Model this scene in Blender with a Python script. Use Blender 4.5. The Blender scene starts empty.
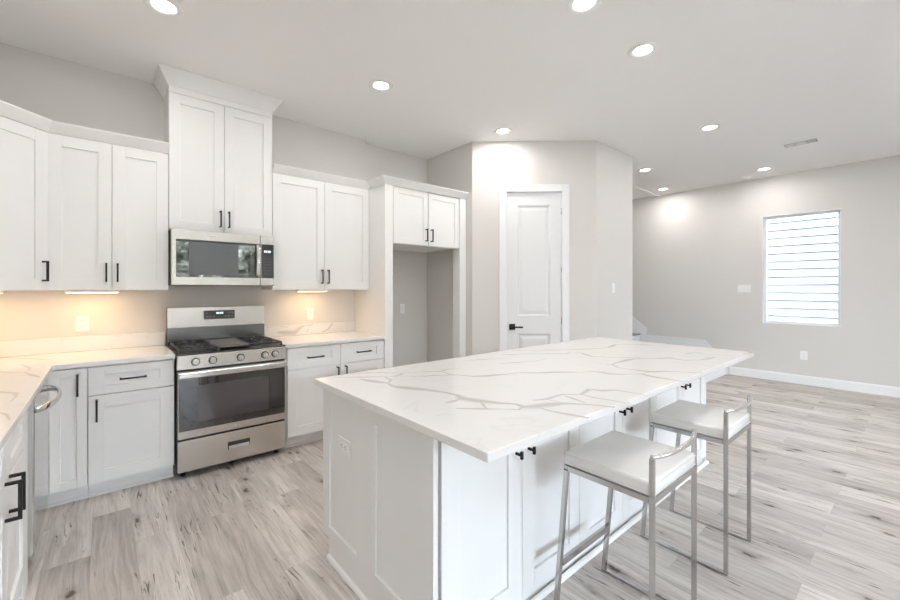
import bpy, bmesh, math, random
from mathutils import Vector, Matrix
random.seed(7)
C = bpy.context.scene.collection
scene = bpy.context.scene
PI = math.pi

# ------------------------------------------------------------------ camera
F_PX, TH, CAM_H, HORIZON = 404.0, 0.7071, 1.388, 288.5
cam_d = bpy.data.cameras.new('camera'); cam = bpy.data.objects.new('camera', cam_d); C.objects.link(cam)
cam_d.sensor_width = 36.0; cam_d.lens = F_PX / 900 * 36
cam_d.shift_y = (HORIZON - 300) / 900
cam_d.clip_start = 0.05; cam_d.clip_end = 200
cam.location = (0, 0, CAM_H); cam.rotation_euler = (PI / 2, 0, -TH)
scene.camera = cam

# ------------------------------------------------------------------ world, exposure
SKY_STRENGTH = 21.0
DOWNLIGHT_W = 4.6
UNDERCAB_W = 0.75
EXPOSURE = 0.68
world = bpy.data.worlds.new('world'); scene.world = world; world.use_nodes = True
wn = world.node_tree; wn.nodes.clear()
wo = wn.nodes.new('ShaderNodeOutputWorld'); bg = wn.nodes.new('ShaderNodeBackground')
tc = wn.nodes.new('ShaderNodeTexCoord'); sp = wn.nodes.new('ShaderNodeSeparateXYZ'); cr = wn.nodes.new('ShaderNodeValToRGB')
wn.links.new(tc.outputs['Generated'], sp.inputs[0]); wn.links.new(sp.outputs['Z'], cr.inputs[0])
cr.color_ramp.elements[0].position = 0.0; cr.color_ramp.elements[0].color = (0.77, 0.885, 1.0, 1)
cr.color_ramp.elements[1].position = 0.8; cr.color_ramp.elements[1].color = (0.62, 0.80, 1.0, 1)
wn.links.new(cr.outputs[0], bg.inputs[0]); bg.inputs[1].default_value = SKY_STRENGTH
wn.links.new(bg.outputs[0], wo.inputs[0])
vs = scene.view_settings
vs.view_transform = 'Standard'; vs.look = 'None'; vs.gamma = 1.0; vs.use_curve_mapping = False
vs.exposure = EXPOSURE
scene.cycles.max_bounces = 10; scene.cycles.diffuse_bounces = 7; scene.cycles.glossy_bounces = 5
scene.cycles.sample_clamp_indirect = 8.0
scene.cycles.caustics_reflective = False; scene.cycles.caustics_refractive = False

# key dimensions (metres)
XL, YW, XR, ZC = -0.893, 4.141, 7.69, 3.088     # left wall, range wall, right wall, ceiling
YREC = 4.247                                     # back of refrigerator recess
XJ, XP, YP = 2.267, 3.232, 3.385                 # wall jog, pantry side wall, its near end
DX, DY, DX2 = 4.299, 2.436, 5.183                # pantry front
YB = -5.5                                        # rear wall behind the camera
YF = 4.9
ADDED_REAR_WIN = [(-0.72, 1.2, 0.06, 2.80), (1.42, 3.6, 1.65, 2.70), (5.1, 6.6, 0.06, 2.35)]  # unseen openings, added and sized to bring daylight in
SIDE_WIN = (0.73, 1.602, 0.858, 2.487)

def portal(x, y, z, sx, sz, rot):
    l = bpy.data.lights.new('window_daylight', 'AREA'); l.shape = 'RECTANGLE'; l.size = sx; l.size_y = sz
    l.cycles.is_portal = True
    o = bpy.data.objects.new('window_daylight', l); C.objects.link(o); o.location = (x, y, z); o.rotation_euler = rot
    return o
for (a, b, c0, c1) in ADDED_REAR_WIN:
    portal((a + b) / 2, YB - 0.16, (c0 + c1) / 2, b - a, c1 - c0, (PI / 2, 0, PI))
portal(XR + 0.17, (SIDE_WIN[0] + SIDE_WIN[1]) / 2, (SIDE_WIN[2] + SIDE_WIN[3]) / 2, SIDE_WIN[1] - SIDE_WIN[0], SIDE_WIN[3] - SIDE_WIN[2], (PI / 2, 0, PI / 2))

# ------------------------------------------------------------------ materials
def mat(name, col=(0.8, 0.8, 0.8), rough=0.5, metal=0.0, emit=None, es=0.0, spec=0.5, coat=0.0):
    m = bpy.data.materials.new(name); m.use_nodes = True
    b = m.node_tree.nodes['Principled BSDF']
    b.inputs['Base Color'].default_value = (*col, 1); b.inputs['Roughness'].default_value = rough
    b.inputs['Metallic'].default_value = metal; b.inputs['Specular IOR Level'].default_value = spec
    b.inputs['Coat Weight'].default_value = coat
    if emit: b.inputs['Emission Color'].default_value = (*emit, 1); b.inputs['Emission Strength'].default_value = es
    return m
def noise_bump(m, scale, strength, dist=0.002, detail=3, stretch=None):
    n = m.node_tree.nodes; l = m.node_tree.links; b = n['Principled BSDF']
    t = n.new('ShaderNodeTexCoord'); mp = n.new('ShaderNodeMapping'); no = n.new('ShaderNodeTexNoise'); bu = n.new('ShaderNodeBump')
    if stretch: mp.inputs['Scale'].default_value = stretch
    no.inputs['Scale'].default_value = scale; no.inputs['Detail'].default_value = detail
    bu.inputs['Strength'].default_value = strength; bu.inputs['Distance'].default_value = dist
    l.new(t.outputs['Object'], mp.inputs[0]); l.new(mp.outputs[0], no.inputs[0]); l.new(no.outputs[0], bu.inputs['Height']); l.new(bu.outputs[0], b.inputs['Normal'])
    return no
def noise_tint(m, c0, c1, scale, stretch=(1, 1, 1), detail=4, lo=0.35, hi=0.65):
    n = m.node_tree.nodes; l = m.node_tree.links; b = n['Principled BSDF']
    t = n.new('ShaderNodeTexCoord'); mp = n.new('ShaderNodeMapping'); no = n.new('ShaderNodeTexNoise'); r = n.new('ShaderNodeValToRGB')
    mp.inputs['Scale'].default_value = stretch; no.inputs['Scale'].default_value = scale; no.inputs['Detail'].default_value = detail
    r.color_ramp.elements[0].position = lo; r.color_ramp.elements[0].color = (*c0, 1)
    r.color_ramp.elements[1].position = hi; r.color_ramp.elements[1].color = (*c1, 1)
    l.new(t.outputs['Object'], mp.inputs[0]); l.new(mp.outputs[0], no.inputs[0]); l.new(no.outputs[0], r.inputs[0]); l.new(r.outputs[0], b.inputs['Base Color'])

M = {}
M['wall'] = mat('greige_wall_paint', (0.70, 0.680, 0.655), 0.85); noise_bump(M['wall'], 220, 0.12)
M['ceiling'] = mat('ceiling_paint', (0.88, 0.875, 0.865), 0.9); noise_bump(M['ceiling'], 180, 0.1)
M['trim'] = mat('white_trim_paint', (0.86, 0.87, 0.88), 0.35)
M['cab'] = mat('white_cabinet_paint', (0.84, 0.84, 0.835), 0.38); noise_tint(M['cab'], (0.83, 0.83, 0.825), (0.85, 0.85, 0.845), 3)
M['door'] = mat('white_door_paint', (0.80, 0.81, 0.82), 0.4)
M['black'] = mat('matte_black_metal', (0.025, 0.025, 0.027), 0.4, 0.6)
M['steel'] = mat('brushed_stainless_steel', (0.60, 0.565, 0.53), 0.27, 1.0); noise_bump(M['steel'], 5, 0.16, 0.008, 2, (1.6, 1, 0.12))
M['riser'] = mat('steel_dark_reflection_tint', (0.20, 0.205, 0.20), 0.22, 1.0)  # stainless riser; its dark reflection is put into the base colour
M['steel_dw'] = mat('brushed_stainless_dishwasher', (0.72, 0.73, 0.74), 0.16, 1.0); noise_bump(M['steel_dw'], 60, 0.04, 0.001, 2, (1, 30, 1))
M['polished'] = mat('polished_steel', (0.72, 0.71, 0.70), 0.14, 1.0)
M['stool_steel'] = mat('satin_steel_tube', (0.55, 0.55, 0.55), 0.22, 1.0); noise_bump(M['stool_steel'], 80, 0.03, 0.001, 2, (8, 8, 1))
M['glass_black'] = mat('black_appliance_glass', (0.012, 0.012, 0.014), 0.03, 0.0, spec=1.0, coat=1.0)
M['oven_window'] = mat('oven_window_glass', (0.055, 0.05, 0.055), 0.06, 0.0, spec=1.0, coat=0.8)
M['mw_mesh'] = mat('microwave_mesh_window', (0.13, 0.135, 0.14), 0.35, 0.1)
M['dark'] = mat('dark_enamel', (0.03, 0.03, 0.033), 0.35)
M['iron'] = mat('cast_iron_grate', (0.05, 0.048, 0.048), 0.35, 0.3); noise_bump(M['iron'], 300, 0.2)
M['griddle'] = mat('griddle_plate', (0.17, 0.15, 0.14), 0.35, 0.4)
M['seat'] = mat('white_faux_leather', (0.83, 0.82, 0.80), 0.17, spec=0.8); noise_bump(M['seat'], 350, 0.06, 0.0006)
M['plastic'] = mat('white_plastic', (0.88, 0.88, 0.87), 0.35)
M['slot'] = mat('socket_slot', (0.10, 0.10, 0.10), 0.6)
M['lens'] = mat('downlight_lens', (1, 1, 1), 0.5, emit=(1.0, 0.97, 0.92), es=9.0)
M['ucl_lens'] = mat('undercabinet_lens', (1, 1, 1), 0.5, emit=(1.0, 0.74, 0.42), es=5.0)
M['display'] = mat('lit_display_digits', (0.6, 0.8, 1.0), 0.5, emit=(0.65, 0.85, 1.0), es=1.6)
M['marking'] = mat('pale_panel_markings', (0.55, 0.55, 0.55), 0.5)
M['grille'] = mat('vent_shade_and_filter_grey', (0.30, 0.30, 0.30), 0.8)  # vent's inner shade as flat grey; also plain filter and key colour
M['tread'] = mat('grey_stair_tread', (0.20, 0.19, 0.185), 0.5); noise_tint(M['tread'], (0.16, 0.15, 0.145), (0.25, 0.24, 0.23), 8, (1, 8, 1))
M['siding'] = mat('white_lap_siding', (0.42, 0.425, 0.43), 0.7)
M['grass'] = mat('lawn', (0.10, 0.16, 0.05), 0.9); noise_tint(M['grass'], (0.07, 0.12, 0.035), (0.16, 0.22, 0.07), 6)
M['patio'] = mat('grey_brown_gravel', (0.2, 0.19, 0.175), 0.9); noise_tint(M['patio'], (0.15, 0.14, 0.13), (0.26, 0.25, 0.23), 8)
M['house_wall'] = mat('grey_sheathing', (0.25, 0.25, 0.26), 0.8)
M['fence'] = mat('cedar_fence_boards', (0.2, 0.12, 0.08), 0.7); noise_tint(M['fence'], (0.15, 0.09, 0.06), (0.26, 0.16, 0.11), 5, (4, 4, 0.4))
M['bark'] = mat('tree_bark', (0.16, 0.11, 0.08), 0.9); noise_bump(M['bark'], 30, 0.6, 0.02)
M['leaf'] = mat('tree_leaves', (0.09, 0.2, 0.05), 0.6); noise_tint(M['leaf'], (0.035, 0.045, 0.02), (0.66, 0.61, 0.47), 1.6, lo=0.42, hi=0.58)
M['brass_ring'] = mat('burner_aluminium', (0.5, 0.48, 0.46), 0.4, 0.9)

# window glass
g = bpy.data.materials.new('window_glass'); g.use_nodes = True; gn = g.node_tree; gn.nodes.clear()
o_ = gn.nodes.new('ShaderNodeOutputMaterial'); tr = gn.nodes.new('ShaderNodeBsdfTransparent'); gl = gn.nodes.new('ShaderNodeBsdfGlossy'); mx = gn.nodes.new('ShaderNodeMixShader'); fr = gn.nodes.new('ShaderNodeFresnel')
gl.inputs['Roughness'].default_value = 0.02; fr.inputs[0].default_value = 1.25
gn.links.new(fr.outputs[0], mx.inputs[0]); gn.links.new(tr.outputs[0], mx.inputs[1]); gn.links.new(gl.outputs[0], mx.inputs[2]); gn.links.new(mx.outputs[0], o_.inputs[0])
M['glass'] = g

# quartz: warm white slab with very soft clouding; veins are inlaid by a second material
def quartz(name, base, cloud):
    m = mat(name, base, 0.16, spec=0.5)
    n = m.node_tree.nodes; l = m.node_tree.links; b = n['Principled BSDF']
    t = n.new('ShaderNodeTexCoord'); no = n.new('ShaderNodeTexNoise'); no2 = n.new('ShaderNodeTexNoise'); r = n.new('ShaderNodeValToRGB'); ma = n.new('ShaderNodeMath'); ab = n.new('ShaderNodeMath')
    no.inputs['Scale'].default_value = 1.6; no.inputs['Detail'].default_value = 6; no.inputs['Distortion'].default_value = 1.2
    ma.operation = 'SUBTRACT'; ma.inputs[1].default_value = 0.5; ab.operation = 'ABSOLUTE'
    r.color_ramp.elements[0].position = 0.0; r.color_ramp.elements[0].color = (*cloud, 1)
    r.color_ramp.elements[1].position = 0.012; r.color_ramp.elements[1].color = (*base, 1)
    l.new(t.outputs['Object'], no.inputs[0]); l.new(no.outputs[0], ma.inputs[0]); l.new(ma.outputs[0], ab.inputs[0]); l.new(ab.outputs[0], r.inputs[0]); l.new(r.outputs[0], b.inputs['Base Color'])
    return m
M['quartz'] = quartz('white_veined_quartz', (0.80, 0.79, 0.775), (0.76, 0.75, 0.735))
M['vein'] = mat('quartz_grey_vein', (0.58, 0.56, 0.54), 0.16)
M['vein_soft'] = mat('quartz_soft_vein', (0.69, 0.675, 0.655), 0.16)

# plank floor
def floor_mat():
    m = mat('grey_oak_plank_floor', (0.5, 0.45, 0.4), 0.42, spec=0.25)
    n = m.node_tree.nodes; l = m.node_tree.links; b = n['Principled BSDF']
    N = lambda t, **k: n.new(t)
    t = N('ShaderNodeTexCoord'); rot = N('ShaderNodeMapping'); rot.inputs['Rotation'].default_value = (0, 0, PI / 2); rot.inputs['Location'].default_value = (0.37, 0.055, 0)
    l.new(t.outputs['Object'], rot.inputs[0])
    br = N('ShaderNodeTexBrick'); br.offset = 0.37; br.offset_frequency = 2; br.squash = 1
    br.inputs['Color1'].default_value = (0, 0, 0, 1); br.inputs['Color2'].default_value = (1, 1, 1, 1); br.inputs['Mortar'].default_value = (0.5, 0.5, 0.5, 1)
    br.inputs['Scale'].default_value = 1.0; br.inputs['Mortar Size'].default_value = 0.0007; br.inputs['Mortar Smooth'].default_value = 0.3; br.inputs['Bias'].default_value = 0
    br.inputs['Brick Width'].default_value = 1.22; br.inputs['Row Height'].default_value = 0.182
    l.new(rot.outputs[0], br.inputs[0])
    rnd = N('ShaderNodeMath'); rnd.operation = 'MULTIPLY'; rnd.inputs[1].default_value = 53.0; l.new(br.outputs['Color'], rnd.inputs[0])
    # gentle waver so the grain is never dead straight
    wv = N('ShaderNodeTexNoise'); wv.noise_dimensions = '4D'; wv.inputs['Scale'].default_value = 1.0; wv.inputs['Detail'].default_value = 2
    wm = N('ShaderNodeMapping'); wm.inputs['Scale'].default_value = (2.0, 1.3, 1); l.new(t.outputs['Object'], wm.inputs[0]); l.new(wm.outputs[0], wv.inputs['Vector']); l.new(rnd.outputs[0], wv.inputs['W'])
    ws = N('ShaderNodeVectorMath'); ws.operation = 'MULTIPLY_ADD'; ws.inputs[1].default_value = (0.075, 0.0, 0); l.new(wv.outputs['Color'], ws.inputs[0]); l.new(t.outputs['Object'], ws.inputs[2])
    def noise(scale_xyz, det, dist=0.0, rough=0.55):
        mp = N('ShaderNodeMapping'); mp.inputs['Scale'].default_value = scale_xyz; l.new(ws.outputs[0], mp.inputs[0])
        no = N('ShaderNodeTexNoise'); no.noise_dimensions = '4D'; no.inputs['Scale'].default_value = 1.0; no.inputs['Detail'].default_value = det
        no.inputs['Distortion'].default_value = dist; no.inputs['Roughness'].default_value = rough
        l.new(mp.outputs[0], no.inputs['Vector']); l.new(rnd.outputs[0], no.inputs['W']); return no
    fine = noise((110, 5, 1), 5, 0.2, 0.65)
    mid = noise((26, 1.5, 1), 6, 0.9, 0.65)
    broad = noise((5, 0.8, 1), 3, 0.8)
    plank = N('ShaderNodeValToRGB'); e = plank.color_ramp
    e.elements[0].position = 0; e.elements[0].color = (0.53, 0.48, 0.445, 1); e.elements[1].position = 1; e.elements[1].color = (0.70, 0.65, 0.61, 1)
    e2 = e.elements.new(0.5); e2.color = (0.62, 0.57, 0.53, 1)
    l.new(br.outputs['Color'], plank.inputs[0])
    def mixmul(prev, fac_sock, lo, hi, c0, c1):
        r = N('ShaderNodeValToRGB'); r.color_ramp.elements[0].position = lo; r.color_ramp.elements[0].color = (*c0, 1); r.color_ramp.elements[1].position = hi; r.color_ramp.elements[1].color = (*c1, 1)
        l.new(fac_sock, r.inputs[0]); mx = N('ShaderNodeMix'); mx.data_type = 'RGBA'; mx.blend_type = 'MULTIPLY'; mx.inputs[0].default_value = 1
        l.new(prev, mx.inputs[6]); l.new(r.outputs[0], mx.inputs[7]); return mx.outputs[2]
    c = mixmul(plank.outputs[0], broad.outputs[0], 0.36, 0.60, (0.84, 0.835, 0.83), (1.04, 1.04, 1.04))
    c = mixmul(c, mid.outputs[0], 0.32, 0.55, (0.72, 0.705, 0.69), (1.05, 1.05, 1.05))
    c = mixmul(c, fine.outputs[0], 0.32, 0.58, (0.84, 0.835, 0.83), (1.04, 1.04, 1.04))
    # dark cracks in the grain: short, thin, scattered
    st = noise((46, 3.4, 1), 4, 1.6, 0.6); gate = noise((7, 2.0, 1), 2, 0.5)
    r1 = N('ShaderNodeMapRange'); r1.inputs[1].default_value = 0.44; r1.inputs[2].default_value = 0.35; l.new(st.outputs[0], r1.inputs[0])
    r2 = N('ShaderNodeMapRange'); r2.inputs[1].default_value = 0.47; r2.inputs[2].default_value = 0.56; l.new(gate.outputs[0], r2.inputs[0])
    mu = N('ShaderNodeMath'); mu.operation = 'MULTIPLY'; l.new(r1.outputs[0], mu.inputs[0]); l.new(r2.outputs[0], mu.inputs[1])
    c = mixmul(c, mu.outputs[0], 0.1, 0.9, (1, 1, 1), (0.30, 0.26, 0.24))
    # knots with a halo
    cv = N('ShaderNodeCombineXYZ'); l.new(rnd.outputs[0], cv.inputs[0]); l.new(rnd.outputs[0], cv.inputs[1])
    av = N('ShaderNodeVectorMath'); av.operation = 'ADD'; l.new(ws.outputs[0], av.inputs[0]); l.new(cv.outputs[0], av.inputs[1])
    wob = N('ShaderNodeTexNoise'); wob.inputs['Scale'].default_value = 28; l.new(t.outputs['Object'], wob.inputs['Vector'])
    wo2 = N('ShaderNodeVectorMath'); wo2.operation = 'MULTIPLY_ADD'; wo2.inputs[1].default_value = (0.035, 0.05, 0); l.new(wob.outputs['Color'], wo2.inputs[0]); l.new(av.outputs[0], wo2.inputs[2])
    mp = N('ShaderNodeMapping'); mp.inputs['Scale'].default_value = (4.0, 1.7, 1); l.new(wo2.outputs[0], mp.inputs[0])
    vo = N('ShaderNodeTexVoronoi'); vo.voronoi_dimensions = '2D'; vo.inputs['Scale'].default_value = 1.0; l.new(mp.outputs[0], vo.inputs['Vector'])
    kg = N('ShaderNodeMapRange'); kg.inputs[1].default_value = 0.36; kg.inputs[2].default_value = 0.54; kg.inputs[3].default_value = 0.14; kg.inputs[4].default_value = 0.0
    l.new(gate.outputs[0], kg.inputs[0]); ka = N('ShaderNodeMath'); ka.operation = 'ADD'; l.new(vo.outputs['Distance'], ka.inputs[0]); l.new(kg.outputs[0], ka.inputs[1])
    c = mixmul(c, ka.outputs[0], 0.02, 0.20, (0.68, 0.64, 0.62), (1, 1, 1))
    c = mixmul(c, ka.outputs[0], 0.03, 0.075, (0.34, 0.29, 0.27), (1, 1, 1))
    c = mixmul(c, br.outputs['Fac'], 0.0, 1.0, (1, 1, 1), (0.72, 0.70, 0.68))
    l.new(c, b.inputs['Base Color'])
    ro = N('ShaderNodeMapRange'); ro.inputs[3].default_value = 0.38; ro.inputs[4].default_value = 0.55; l.new(fine.outputs[0], ro.inputs[0]); l.new(ro.outputs[0], b.inputs['Roughness'])
    bu = N('ShaderNodeBump'); bu.inputs['Strength'].default_value = 0.12; bu.inputs['Distance'].default_value = 0.002; l.new(fine.outputs[0], bu.inputs['Height']); l.new(bu.outputs[0], b.inputs['Normal'])
    return m
M['floor'] = floor_mat()

# ------------------------------------------------------------------ mesh helpers
class MB:
    def __init__(s): s.v = []; s.f = []; s.mi = []; s.smooth = []
    def add(s, vs_, fs, mi=0, smooth=False):
        b = len(s.v); s.v += [tuple(p) for p in vs_]; s.f += [tuple(i + b for i in f) for f in fs]
        s.mi += [mi] * len(fs); s.smooth += [smooth] * len(fs); return s
    def box(s, x0, x1, y0, y1, z0, z1, mi=0):
        return s.add([(x0, y0, z0), (x1, y0, z0), (x1, y1, z0), (x0, y1, z0), (x0, y0, z1), (x1, y0, z1), (x1, y1, z1), (x0, y1, z1)],
                     [(0, 3, 2, 1), (4, 5, 6, 7), (0, 1, 5, 4), (1, 2, 6, 5), (2, 3, 7, 6), (3, 0, 4, 7)], mi)
    def prism(s, pts, z0, z1, mi=0):          # pts counter-clockwise in plan
        n = len(pts)
        return s.add([(x, y, z0) for x, y in pts] + [(x, y, z1) for x, y in pts],
                     [tuple(range(n))[::-1], tuple(range(n, 2 * n))] + [(i, (i + 1) % n, n + (i + 1) % n, n + i) for i in range(n)], mi)
    def extr_x(s, prof, x0, x1, mi=0):        # prof: (y,z) counter-clockwise seen from +x
        n = len(prof)
        return s.add([(x0, y, z) for y, z in prof] + [(x1, y, z) for y, z in prof],
                     [tuple(range(n))[::-1], tuple(range(n, 2 * n))] + [(i, (i + 1) % n, n + (i + 1) % n, n + i) for i in range(n)], mi)
    def tube(s, pts, r, seg=12, mi=0, square=False, caps=True, rx=None):
        pts = [Vector(p) for p in pts]; n = len(pts); base = len(s.v); k = 4 if square else seg
        ref = Vector((0, 0, 1)); prev = None
        for i, p in enumerate(pts):
            d = ((pts[i + 1] if i < n - 1 else p) - (pts[i - 1] if i > 0 else p)).normalized()
            if prev is None:
                a = ref if abs(d.dot(ref)) < 0.95 else Vector((1, 0, 0))
                u = (a - d * a.dot(d)).normalized()
            else: u = (prev - d * prev.dot(d)).normalized()
            prev = u; w = d.cross(u)
            for j in range(k):
                an = 2 * PI * (j + (0.5 if square else 0)) / k; R = r * (math.sqrt(2) if square else 1)
                ca, sa = math.cos(an) * R, math.sin(an) * R
                if rx: sa *= rx
                s.v.append(tuple(p + u * ca + w * sa))
        for i in range(n - 1):
            for j in range(k):
                a = base + i * k + j; b = base + i * k + (j + 1) % k
                s.f.append((a, b, b + k, a + k)); s.mi.append(mi); s.smooth.append(not square)
        if caps:
            s.f.append(tuple(base + j for j in range(k))[::-1]); s.mi.append(mi); s.smooth.append(False)
            s.f.append(tuple(base + (n - 1) * k + j for j in range(k))); s.mi.append(mi); s.smooth.append(False)
        return s
    def disc(s, c, axis, r0, r1, h, seg=28, mi=0):     # cylinder / cone from c along axis
        a = Vector(axis).normalized(); c = Vector(c)
        u = a.orthogonal().normalized(); w = a.cross(u); base = len(s.v)
        for k, R in ((0, r0), (h, r1)):
            for j in range(seg):
                t = 2 * PI * j / seg; s.v.append(tuple(c + a * k + u * math.cos(t) * R + w * math.sin(t) * R))
        s.f.append(tuple(base + j for j in range(seg))[::-1]); s.mi.append(mi); s.smooth.append(False)
        s.f.append(tuple(base + seg + j for j in range(seg))); s.mi.append(mi); s.smooth.append(False)
        for j in range(seg):
            s.f.append((base + j, base + (j + 1) % seg, base + seg + (j + 1) % seg, base + seg + j)); s.mi.append(mi); s.smooth.append(True)
        return s
    def ring(s, c, axis, prof, seg=40, mi=0):          # lathe: prof = (radius, height) closed
        a = Vector(axis).normalized(); c = Vector(c); u = a.orthogonal().normalized(); w = a.cross(u); base = len(s.v); n = len(prof)
        for j in range(seg):
            t = 2 * PI * j / seg; e = u * math.cos(t) + w * math.sin(t)
            for R, k in prof: s.v.append(tuple(c + e * R + a * k))
        for j in range(seg):
            for i in range(n):
                p, q = base + j * n, base + ((j + 1) % seg) * n
                s.f.append((p + i, q + i, q + (i + 1) % n, p + (i + 1) % n)); s.mi.append(mi); s.smooth.append(True)
        return s
    def sweep(s, path, prof, mi=0):                    # path in plan, prof (out, z); outside is to the right of travel
        n = len(path); k = len(prof); base = len(s.v); P_ = [Vector(p) for p in path]
        for i in range(n):
            ds = []
            if i > 0: ds.append((P_[i] - P_[i - 1]).normalized())
            if i < n - 1: ds.append((P_[i + 1] - P_[i]).normalized())
            ns = [Vector((d.y, -d.x)) for d in ds]
            m = ns[0] if len(ns) == 1 else (ns[0] + ns[1]) / (1 + ns[0].dot(ns[1]))
            for o, z in prof: s.v.append((P_[i].x + m.x * o, P_[i].y + m.y * o, z))
        for i in range(n - 1):
            for j in range(k):
                a = base + i * k + j; b = base + i * k + (j + 1) % k
                s.f.append((a, b, b + k, a + k)); s.mi.append(mi); s.smooth.append(False)
        s.f.append(tuple(base + j for j in range(k))[::-1]); s.f.append(tuple(base + (n - 1) * k + j for j in range(k)))
        s.mi += [mi, mi]; s.smooth += [False, False]
        return s
    def build(s, name, m, parent=None, bevel=0.0, seg=2, loc=None, rot=None, fix=True):
        me = bpy.data.meshes.new(name); me.from_pydata(s.v, [], s.f)
        for mm in (m if isinstance(m, (list, tuple)) else [m]): me.materials.append(mm)
        me.polygons.foreach_set('material_index', s.mi); me.polygons.foreach_set('use_smooth', s.smooth)
        me.update()
        if fix:
            b = bmesh.new(); b.from_mesh(me); bmesh.ops.recalc_face_normals(b, faces=b.faces); b.to_mesh(me); b.free()
        o = bpy.data.objects.new(name, me); C.objects.link(o)
        if parent: o.parent = parent
        if loc: o.location = loc
        if rot: o.rotation_euler = rot
        if bevel > 0:
            md = o.modifiers.new('bevel', 'BEVEL'); md.width = bevel; md.segments = seg; md.limit_method = 'ANGLE'; md.angle_limit = math.radians(40)
        return o
def empty(name, loc, rz, label, cat, group=None):
    o = bpy.data.objects.new(name, None); C.objects.link(o); o.location = loc; o.rotation_euler = (0, 0, rz); o.empty_display_size = 0.1
    o['label'] = label; o['category'] = cat
    if group: o['group'] = group
    return o
def tag(o, label, cat, group=None):
    o['label'] = label; o['category'] = cat
    if group: o['group'] = group
    return o
def struct(o): o['kind'] = 'structure'; return o

# ------------------------------------------------------------------ room shell
struct(MB().box(XL - 0.2, XR + 0.2, YB - 0.2, YF + 0.2, -0.15, 0).build('floor', M['floor']))
struct(MB().box(XL - 0.2, XR + 0.2, YB - 0.2, YF + 0.2, ZC, ZC + 0.15).build('ceiling', M['ceiling']))
struct(MB().box(XL, XJ, YW, YW + 0.3, 0, ZC).build('wall_range_side', M['wall']))
struct(MB().box(XJ, XP, YREC, YW + 0.3, 0, ZC).build('wall_recess_side', M['wall']))
# pantry block: side wall, diagonal wall with a door opening, front wall
Dv = Vector((DX - XP, DY - YP)); DL = Dv.length; Dv.normalize(); Dn = Vector((-Dv.y, Dv.x))    # Dn points into the pantry
dang = math.atan2(Dv.y, Dv.x)
DW0, DW1, DTOP = 0.383, 1.040, 2.51      # door opening along the diagonal
def diag(w, inn): p = Vector((XP, YP)) + Dv * w + Dn * inn; return (p.x, p.y)
struct(MB().prism([(XP, YP), (XP + 0.12, YP + 0.06), (XP + 0.12, YW + 0.3), (XP, YW + 0.3)], 0, ZC).build('wall_pantry_side', M['wall']))
mb = MB()
mb.prism([diag(0, 0), diag(DW0, 0), diag(DW0, 0.12), diag(0.05, 0.12)], 0, ZC)
mb.prism([diag(DW1, 0), diag(DL, 0), diag(DL - 0.05, 0.12), diag(DW1, 0.12)], 0, ZC)
mb.prism([diag(DW0, 0), diag(DW1, 0), diag(DW1, 0.12), diag(DW0, 0.12)], DTOP, ZC)
struct(mb.build('wall_diagonal', M['wall']))
struct(MB().prism([(DX, DY), (DX2, DY), (DX2, YF), (DX2 - 0.12, YF), (DX2 - 0.12, DY + 0.12), (DX + 0.05, DY + 0.12)], 0, ZC).build('wall_pantry_front', M['wall']))
struct(MB().box(DX2, XR + 0.15, YF, YF + 0.15, 0, ZC).build('wall_far', M['wall']))
def wall_with_holes(name, a0, a1, holes, put):    # put(mb, a0, a1, z0, z1)
    mb = MB(); cur = a0
    for (h0, h1, z0, z1) in holes:
        put(mb, cur, h0, 0, ZC); put(mb, h0, h1, 0, z0); put(mb, h0, h1, z1, ZC); cur = h1
    put(mb, cur, a1, 0, ZC)
    return struct(mb.build(name, M['wall']))
wall_with_holes('wall_right', YB - 0.15, YF + 0.15, [SIDE_WIN], lambda m, a, b, z0, z1: m.box(XR, XR + 0.15, a, b, z0, z1))
wall_with_holes('wall_rear', XL - 0.15, XR, ADDED_REAR_WIN, lambda m, a, b, z0, z1: m.box(a, b, YB - 0.15, YB, z0, z1))

struct(MB().box(XL - 0.15, XL, YB, YW + 0.3, 0, ZC).build('wall_left', M['wall']))
# baseboards
BB = [(0, 0), (0.014, 0), (0.014, 0.105), (0.008, 0.125), (0.0, 0.13)]
struct(MB().sweep([(XR, 2.03), (XR, YB)], BB).build('baseboard_right', M['trim']))
struct(MB().sweep([(XP, 3.6), (XP, YP), diag(DW0 - 0.088, 0)], BB).build('baseboard_diagonal', M['trim']))
struct(MB().sweep([diag(DW1 + 0.088, 0), (DX, DY), (DX2, DY), (DX2, YF)], BB).build('baseboard_pantry', M['trim']))
struct(MB().sweep([(XL, YB), (XL, 0.85)][::-1], BB).build('baseboard_left', M['trim']))

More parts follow.
